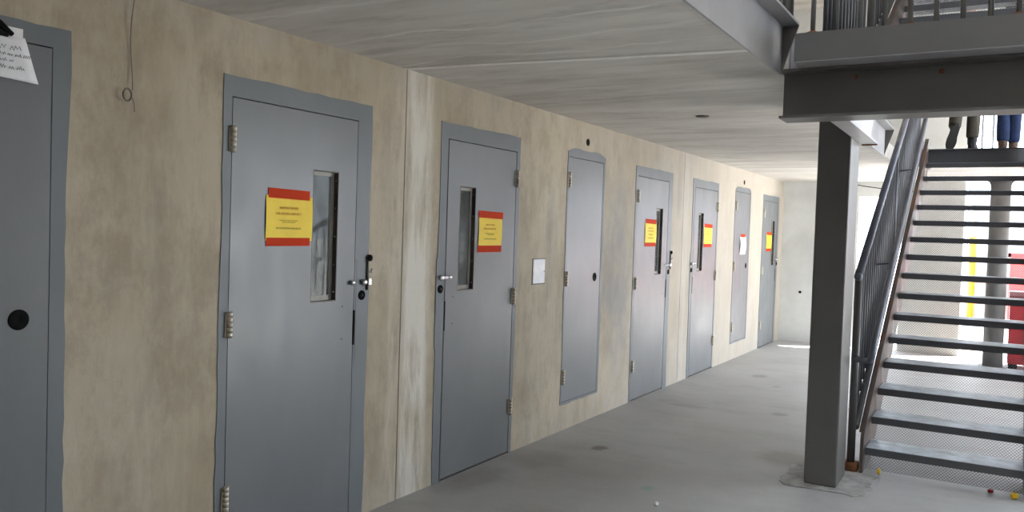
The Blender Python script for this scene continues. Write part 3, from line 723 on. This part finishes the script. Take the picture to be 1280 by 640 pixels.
    return t
def copy_tree(o, parent=None):
    c = o.copy(); C.objects.link(c)
    if parent: c.parent = parent
    for ch in [x for x in bpy.data.objects if x.parent == o and x != c]: copy_tree(ch, c)
    return c
stairs = make_stairs()
s2 = copy_tree(stairs); s2.location = stairs.location + Vector((0, 0, H2))
s2['label'] = 'upper steel stair flight glimpsed through the railing bars at the top right'

# ------------------------------------------------------------------ far side: round column, tool chest, cable, yard things
off = (2.92, 12.45, 0)
t = empty('round_column', off, 'dark round steel column behind the stairs with a plate at its head', 'column')
bm = B(); tube(bm, [(2.92, 12.45, .02), (2.92, 12.45, 2.44)], .118, 32); obj('shaft', bm, M['dark_steel'], t, off)
bm = B(); box(bm, (2.72, 12.25, 2.44), (3.12, 12.65, 2.479), .004); prism(bm, [(2.77, 2.44), (3.07, 2.44), (3.03, 2.36), (2.81, 2.36)], 1, 12.44, 12.46); obj('head_plate', bm, M['dark_steel'], t, off)
bm = B(); box(bm, (2.76, 12.29, 0), (3.08, 12.61, .02), .004); obj('base_plate', bm, M['dark_steel'], t, off)
off = (3.5, 12.5, 0)
t = empty('tool_chest', off, 'dark red steel tool chest on the floor right of the round column', 'tool chest')
bm = B(); box(bm, (3.085, 12.45, .06), (4.2, 12.95, .84), .012); obj('body', bm, M['red'], t, off)
bm = B(); prism(bm, [(12.43, .845), (12.97, .845), (12.97, .95), (12.9, 1.0), (12.5, 1.0), (12.43, .95)], 0, 3.075, 4.21); obj('lid', bm, M['dkred'], t, off)
for x in (3.1, 4.08):
    bm = B(); box(bm, (x, 12.47, 0), (x + .1, 12.93, .06), .004); obj('skid', bm, M['black'], t, off)
bm = B(); box(bm, (3.25, 12.442, .12), (4.05, 12.452, .78), .003); obj('front_panel', bm, M['dkred'], t, off)
bm = B(); tube(bm, [(3.085, 12.6, .6), (3.06, 12.6, .6), (3.06, 12.8, .6), (3.085, 12.8, .6)], .009, 8); obj('handle', bm, M['chrome'], t, off)
bm = B(); pts = [(1.0 + 2.9 * k / 24, 13.1 - .2 * (k / 24), 2.44 - .14 * (1 - (2 * k / 24 - 1) ** 2)) for k in range(25)]
pts = [(1.0, 13.1, 2.479)] + pts + [(3.9, 12.9, 2.479)]
tube(bm, pts, .006, 8); tag(obj('sagging_cable', bm, M['black']), 'thin dark cable sagging under the far slab near the round column', 'cable')
def bollard(x, y, h, label):
    t = empty('yellow_post', (x, y, 0), label, 'post', 'yellow posts in the yard')
    bm = B(); lathe(bm, (x, y, -.01), [(.07, 0), (.07, h), (.055, h + .04), (.02, h + .06)], 20); obj('pipe', bm, M['yel'], t, (x, y, 0))
    bm = B(); lathe(bm, (x, y, -.012), [(.13, 0), (.13, .03), (.075, .05)], 20); obj('collar', bm, M['barrier'], t, (x, y, 0))
bollard(2.44, 20.3, 1.75, 'tall yellow post standing in the bright yard, seen between the steps')
bollard(1.52, 17.5, .55, 'short yellow post in the yard left of the grey wall pier')
off = (2.75, 21.5, 0)
t = empty('concrete_barrier', off, 'grey concrete block barrier in the yard behind the yellow post', 'barrier')
bm = B(); prism(bm, [(21.1, -.01), (21.9, -.01), (21.85, .25), (21.65, .55), (21.62, .88), (21.38, .88), (21.35, .55), (21.15, .25)], 0, 2.45, 4.0); obj('block', bm, M['barrier'], t, off)
for x in (2.8, 3.5):
    bm = B(); box(bm, (x, 21.09, -.012), (x + .2, 21.8, .07)); obj('lifting_slot', bm, M['black'], t, off)
off = (1.4, 15.2, 0)
t = empty('concrete_barrier', off, 'low pale concrete barrier outside the doorway next to the end wall', 'barrier')
bm = B(); prism(bm, [(14.95, -.01), (15.45, -.01), (15.42, .2), (15.3, .45), (15.28, .62), (15.12, .62), (15.1, .45), (14.98, .2)], 0, .6, 1.85); obj('block', bm, M['ground'], t, off)
bm = B(); box(bm, (1.0, 15.0, -.012), (1.2, 15.4, .06)); obj('lifting_slot', bm, M['black'], t, off)
off = (2.65, 19.6, 0)
t = empty('barricade', off, 'small orange barricade in the yard beside the yellow post', 'barricade')
bm = B(); box(bm, (2.5, 19.58, .38), (2.8, 19.61, .52), .004); obj('board', bm, M['orange'], t, off)
for x in (2.53, 2.77):
    for sgn in (-1, 1):
        bm = B(); prism(bm, [(19.595 + sgn * .02, .5), (19.595 + sgn * .05, .5), (19.595 + sgn * .17, -.01), (19.595 + sgn * .14, -.01)], 0, x - .015, x + .015); obj('leg', bm, M['orange'], t, off)
off = (4.0, 20.0, 0)
t = empty('skip_bin', off, 'bright red waste skip in the yard behind the tool chest', 'skip')
bm = B(); prism(bm, [(19.3, .12), (20.9, .12), (21.2, 1.42), (19.0, 1.42)], 0, 3.13, 6.0); obj('bin', bm, M['bred'], t, off)
bm = B(); box(bm, (3.08, 18.96, 1.38), (6.05, 19.02, 1.46)); box(bm, (3.08, 18.96, 1.38), (3.14, 21.24, 1.46)); obj('rim', bm, M['bred'], t, off)
for x in (3.5, 4.5, 5.5):
    bm = B(); prism(bm, [(19.28, .14), (19.22, .14), (18.94, 1.38), (19.0, 1.38)], 0, x, x + .08); obj('rib', bm, M['bred'], t, off)
bm = B(); box(bm, (3.3, 19.5, -.01), (5.8, 20.7, .12)); obj('skid', bm, M['black'], t, off)
off = (5.0, 25.0, 0)
t = empty('site_container', off, 'pale blue-grey storage container across the yard', 'container')
bm = B(); pts = [(2.35, 24.0)]
k = 0
while 2.35 + .2 * k < 8.3:
    x = 2.35 + .2 * k; pts += [(x + .04, 24.03), (x + .1, 24.03), (x + .14, 24.0), (x + .2, 24.0)]; k += 1
pts += [(pts[-1][0], 26.4), (2.35, 26.4)]
prism(bm, pts, 2, .15, 2.55); obj('corrugated_body', bm, M['pale'], t, off)
for z in (.0, 2.5): 
    bm = B(); box(bm, (2.3, 23.95, z), (8.45, 26.45, z + .15)); obj('frame_rail', bm, M['pale'], t, off)

# ------------------------------------------------------------------ people on the far gallery (walking away; only their lower legs clear the beam)
def skin_obj(name, verts, edges, mat, parent, root=0, sub=2):
    me = bpy.data.meshes.new(name); me.from_pydata([v[0] for v in verts], edges, []); me.materials.append(mat)
    o = link(bpy.data.objects.new(name, me), parent)
    md = o.modifiers.new('skin', 'SKIN'); md.use_smooth_shade = True; md.branch_smoothing = .6
    sv = me.skin_vertices[0].data if me.skin_vertices else None
    if sv is None:
        o.data.attributes  # the skin layer is made by the modifier
    for i, v in enumerate(verts):
        rx = v[1] if isinstance(v[1], tuple) else (v[1], v[1])
        me.skin_vertices[0].data[i].radius = rx; me.skin_vertices[0].data[i].use_root = (i == root)
    sb = o.modifiers.new('sub', 'SUBSURF'); sb.levels = sub; sb.render_levels = sub
    return o
def person(loc, label, legs, arms, trousers, shirt, shoe_mat, sole_mat, boot_h):
    """legs: per side (hip, knee, ankle, foot direction); local frame, facing +Y, standing at z=0"""
    t = empty('person', loc, label, 'person', 'people on the upper gallery')
    V, E = [], []
    def add(p, r, prev=None):
        V.append((p, r)); 
        if prev is not None: E.append((prev, len(V) - 1))
        return len(V) - 1
    pel = add((0, 0, .93), (.15, .11)); wa = add((0, .01, 1.08), (.135, .10), pel); ch = add((0, .01, 1.27), (.16, .115), wa); sh = add((0, 0, 1.40), (.13, .09), ch)
    nk = add((0, .01, 1.49), (.055, .055), sh); j = add((0, .025, 1.56), (.07, .08), nk); hd = add((0, .02, 1.64), (.078, .096), j); tp = add((0, .012, 1.715), (.055, .07), hd)
    chains = {}
    for sgn, (hip, kn, an, fd) in zip((-1, 1), legs):
        a = add(hip, .085, pel); m_ = add(tuple((Vector(hip) + Vector(kn)) / 2), .072, a); k = add(kn, .055, m_)
        c_ = add(tuple(Vector(kn).lerp(Vector(an), .35)), .056, k); n_ = add(an, .036, c_)
        f = Vector(fd).normalized(); toe = Vector(an) + f * .17 + Vector((0, 0, -.055 * (1 if abs(f.z) < .5 else .0)))
        add(tuple(toe), (.036, .025), n_)
        chains[sgn] = (hip, kn, an, f)
    hands = []
    for sgn, (el, wr) in zip((-1, 1), arms):
        a = add((sgn * .17, 0, 1.40), .055, sh); b_ = add(el, .042, a); mm = add(tuple(Vector(el).lerp(Vector(wr), .4)), .038, b_); w_ = add(wr, .026, mm)
        d = (Vector(wr) - Vector(el)).normalized(); pm = Vector(wr) + d * .06; p_ = add(tuple(pm), (.024, .036), w_)
        hands.append((sgn, pm, d, p_))
    skin_obj('body', V, E, M['skin'], t)
    for sgn, pm, d, _ in hands:                     # five separate fingers, slightly curled, rooted in the palm
        FV, FE = [(tuple(pm - d * .03), (.022, .030)), (tuple(pm + d * .02), (.014, .032))], [(0, 1)]
        fwd = Vector((0, 1, 0)); inw = Vector((-sgn, 0, 0))
        for q, ln in enumerate((.074, .084, .078, .06)):
            b0 = pm + d * .03 + fwd * (.030 - .020 * q); i0 = len(FV)
            FV += [(tuple(b0), .009), (tuple(b0 + d * ln * .5 + inw * .006), .0085), (tuple(b0 + d * ln * .9 + inw * .026), .0075)]
            FE += [(1, i0), (i0, i0 + 1), (i0 + 1, i0 + 2)]
        i0 = len(FV)
        FV += [(tuple(pm + fwd * .04), .011), (tuple(pm + fwd * .06 + d * .035 + inw * .012), .0095), (tuple(pm + fwd * .06 + d * .065 + inw * .02), .008)]
        FE += [(0, i0), (i0, i0 + 1), (i0 + 1, i0 + 2)]
        skin_obj('hand', FV, FE, M['skin'], t, 0, 1)
    # face: nose, ears, eyes, mouth
    bm = B(); tube(bm, [(0, .112, 1.665), (0, .128, 1.635), (0, .138, 1.618), (0, .118, 1.606)], [.007, .011, .015, .010], 8); obj('nose', bm, M['skin'], t)
    for s_ in (-1, 1):
        bm = B(); bmesh.ops.create_uvsphere(bm, u_segments=12, v_segments=8, radius=.012); bmesh.ops.translate(bm, verts=bm.verts, vec=(s_ * .032, .102, 1.655)); obj('eye', bm, M['white_paper'], t)
        bm = B(); bmesh.ops.create_uvsphere(bm, u_segments=12, v_segments=8, radius=1)
        for v in bm.verts: v.co = Vector((s_ * .082 + v.co.x * .012, .015 + v.co.y * .02, 1.64 + v.co.z * .032))
        obj('ear', bm, M['skin'], t)
    bm = B(); tube(bm, [(-.024, .10, 1.578), (0, .112, 1.576), (.024, .10, 1.578)], [.003, .006, .003], 8); obj('mouth', bm, M['red'], t)
    bm = B(); bmesh.ops.create_uvsphere(bm, u_segments=20, v_segments=14, radius=1)
    for v in bm.verts:
        v.co = Vector((v.co.x * .092, -.004 + v.co.y * .108, 1.675 + v.co.z * .085))
        if v.co.y > .06 and v.co.z < 1.70: v.co.y = .06
    obj('hair', bm, M['hair'], t, None, True)
    # clothes over the body
    TV = [((0, 0, .96), (.165, .125)), ((0, 0, .90), (.165, .13))]; TE = [(0, 1)]
    for sgn in (-1, 1):
        hip, kn, an, f = chains[sgn]; i0 = len(TV); kv, av = Vector(kn), Vector(an)
        cuff = av.lerp(kv, .13)
        TV += [(tuple(Vector(hip) + Vector((0, 0, -.03))), .10), (tuple((Vector(hip) + kv) / 2), .088), (kn, .074), (tuple(kv.lerp(av, .5)), .074), (tuple(cuff.lerp(kv, .12)), .070), (tuple(cuff), .072)]
        TE += [(1, i0)] + [(i0 + q, i0 + q + 1) for q in range(5)]
    skin_obj('trousers', TV, TE, trousers, t)
    SV = [((0, .01, 1.0), (.165, .125)), ((0, .01, 1.12), (.155, .12)), ((0, .01, 1.28), (.178, .13)), ((0, 0, 1.41), (.145, .10)), ((0, .005, 1.46), (.068, .068))]; SE = [(0, 1), (1, 2), (2, 3), (3, 4)]
    for sgn, (el, wr) in zip((-1, 1), arms):
        i0 = len(SV); SV += [((sgn * .175, 0, 1.40), .07), (el, .056), (tuple(Vector(el).lerp(Vector(wr), .85)), .042)]; SE += [(3, i0), (i0, i0 + 1), (i0 + 1, i0 + 2)]
    skin_obj('shirt', SV, SE, shirt, t)
    for sgn in (-1, 1):
        hip, kn, an, f = chains[sgn]; av = Vector(an); shank = (Vector(kn) - av).normalized()
        side = f.cross(shank).normalized(); upv = side.cross(f).normalized()
        if upv.dot(shank) < 0: upv = -upv
        base = av - upv * .075                       # heel height under the ankle
        bm = B(); rings = []
        for (u, hw, zb, zt_) in ((-.085, .028, .03, .09), (-.07, .038, .016, .115), (-.02, .042, .016, .12), (.04, .043, .016, .105), (.10, .050, .016, .078), (.15, .048, .018, .062), (.185, .036, .022, .05), (.20, .018, .028, .04)):
            c0 = base + f * u; rg = []
            for k in range(14):
                a = 2 * PI * k / 14
                rg.append(bm.verts.new(c0 + side * hw * math.cos(a) + upv * ((zb + zt_) / 2 + (zt_ - zb) / 2 * math.sin(a))))
            rings.append(rg)
        for p, q in zip(rings, rings[1:]):
            for k in range(14): bm.faces.new((p[k], p[(k + 1) % 14], q[(k + 1) % 14], q[k]))
        bm.faces.new(rings[0][::-1]); bm.faces.new(rings[-1])
        tube(bm, [base - f * .022 + upv * .07, av + shank * .04, av + shank * boot_h], [.046, .05, .052], 14)
        s_o = obj('boot', bm, shoe_mat, t, None, True)
        bm = B(); pts = []
        for (u, hw) in ((-.088, .02), (-.075, .036), (-.02, .038), (.04, .040), (.10, .052), (.15, .050), (.188, .036), (.205, .015)): pts.append((u, hw))
        outl = [(u, h) for u, h in pts] + [(u, -h) for u, h in pts[::-1]]
        lo_ = [bm.verts.new(base + f * u + side * h) for u, h in outl]; hi_ = [bm.verts.new(base + f * u + side * h + upv * .024) for u, h in outl]
        bm.faces.new(lo_); bm.faces.new(hi_[::-1])
        for k in range(len(outl)): bm.faces.new((lo_[k], lo_[(k + 1) % len(outl)], hi_[(k + 1) % len(outl)], hi_[k]))
        obj('sole', bm, sole_mat, s_o)
    return t
ARM = (((-.25, -.03, 1.14), (-.27, .07, .92)), ((.25, .0, 1.14), (.27, .10, .93)))
person((2.54, 10.62, H2 + .003), 'person in dark boots and olive trousers stepping away, one heel raised, at the stair head',
       (((-.09, .0, .90), (-.088, .05, .50), (-.10, -.12, .215), (-.25, .42, -.80)), ((.09, 0, .90), (.085, .03, .48), (.08, 0, .077), (.05, 1, 0))),
       ARM, M['olive'], M['hivis'], M['boot'], M['sole'], .16)
person((2.966, 11.05, H2 + .003), 'person in blue jeans and brown shoes standing at the stair head, nearest the barred window',
       (((-.08, .0, .90), (-.055, .03, .48), (-.05, -.02, .077), (-.1, 1, 0)), ((.08, 0, .90), (.06, .04, .48), (.055, .10, .077), (.1, 1, 0))),
       ARM, M['denim'], M['shirt'], M['shoe'], M['sole'], .09)

# ------------------------------------------------------------------ light
w = bpy.data.worlds.new('sky'); sc.world = w; w.use_nodes = True
bg = w.node_tree.nodes['Background']; bg.inputs[0].default_value = (.80, .89, 1.0, 1); bg.inputs[1].default_value = 11.2
sun = bpy.data.lights.new('sun', 'SUN'); sun.energy = 60; sun.angle = math.radians(.6); sun.color = (1, .97, .92)
so = bpy.data.objects.new('sun', sun); C.objects.link(so)
d = Vector((.8 * .559, .6 * .559, .829)).normalized()
so.rotation_euler = d.to_track_quat('Z', 'Y').to_euler(); so.location = d * 30

# ------------------------------------------------------------------ camera (solved from the photograph)
yaw, pit, rol, cx, cz, fpx = .5361, .0311, .0330, 2.9462, 1.5820, 1025.95
f = Vector((-math.sin(yaw) * math.cos(pit), math.cos(yaw) * math.cos(pit), -math.sin(pit)))
r0 = Vector((math.cos(yaw), math.sin(yaw), 0)); u0 = r0.cross(f)
rt = r0 * math.cos(rol) + u0 * math.sin(rol); up = -r0 * math.sin(rol) + u0 * math.cos(rol)
cam = bpy.data.cameras.new('camera'); cam.sensor_width = 36; cam.lens = 36 * fpx / 1280; cam.clip_start = .05; cam.clip_end = 300
co = bpy.data.objects.new('camera', cam); C.objects.link(co)
co.matrix_world = Matrix(((rt.x, up.x, -f.x, cx), (rt.y, up.y, -f.y, 0), (rt.z, up.z, -f.z, cz), (0, 0, 0, 1)))
sc.camera = co
vs_ = sc.view_settings; vs_.view_transform = 'Standard'; vs_.look = 'None'; vs_.gamma = 1; vs_.use_curve_mapping = False; vs_.exposure = -.2
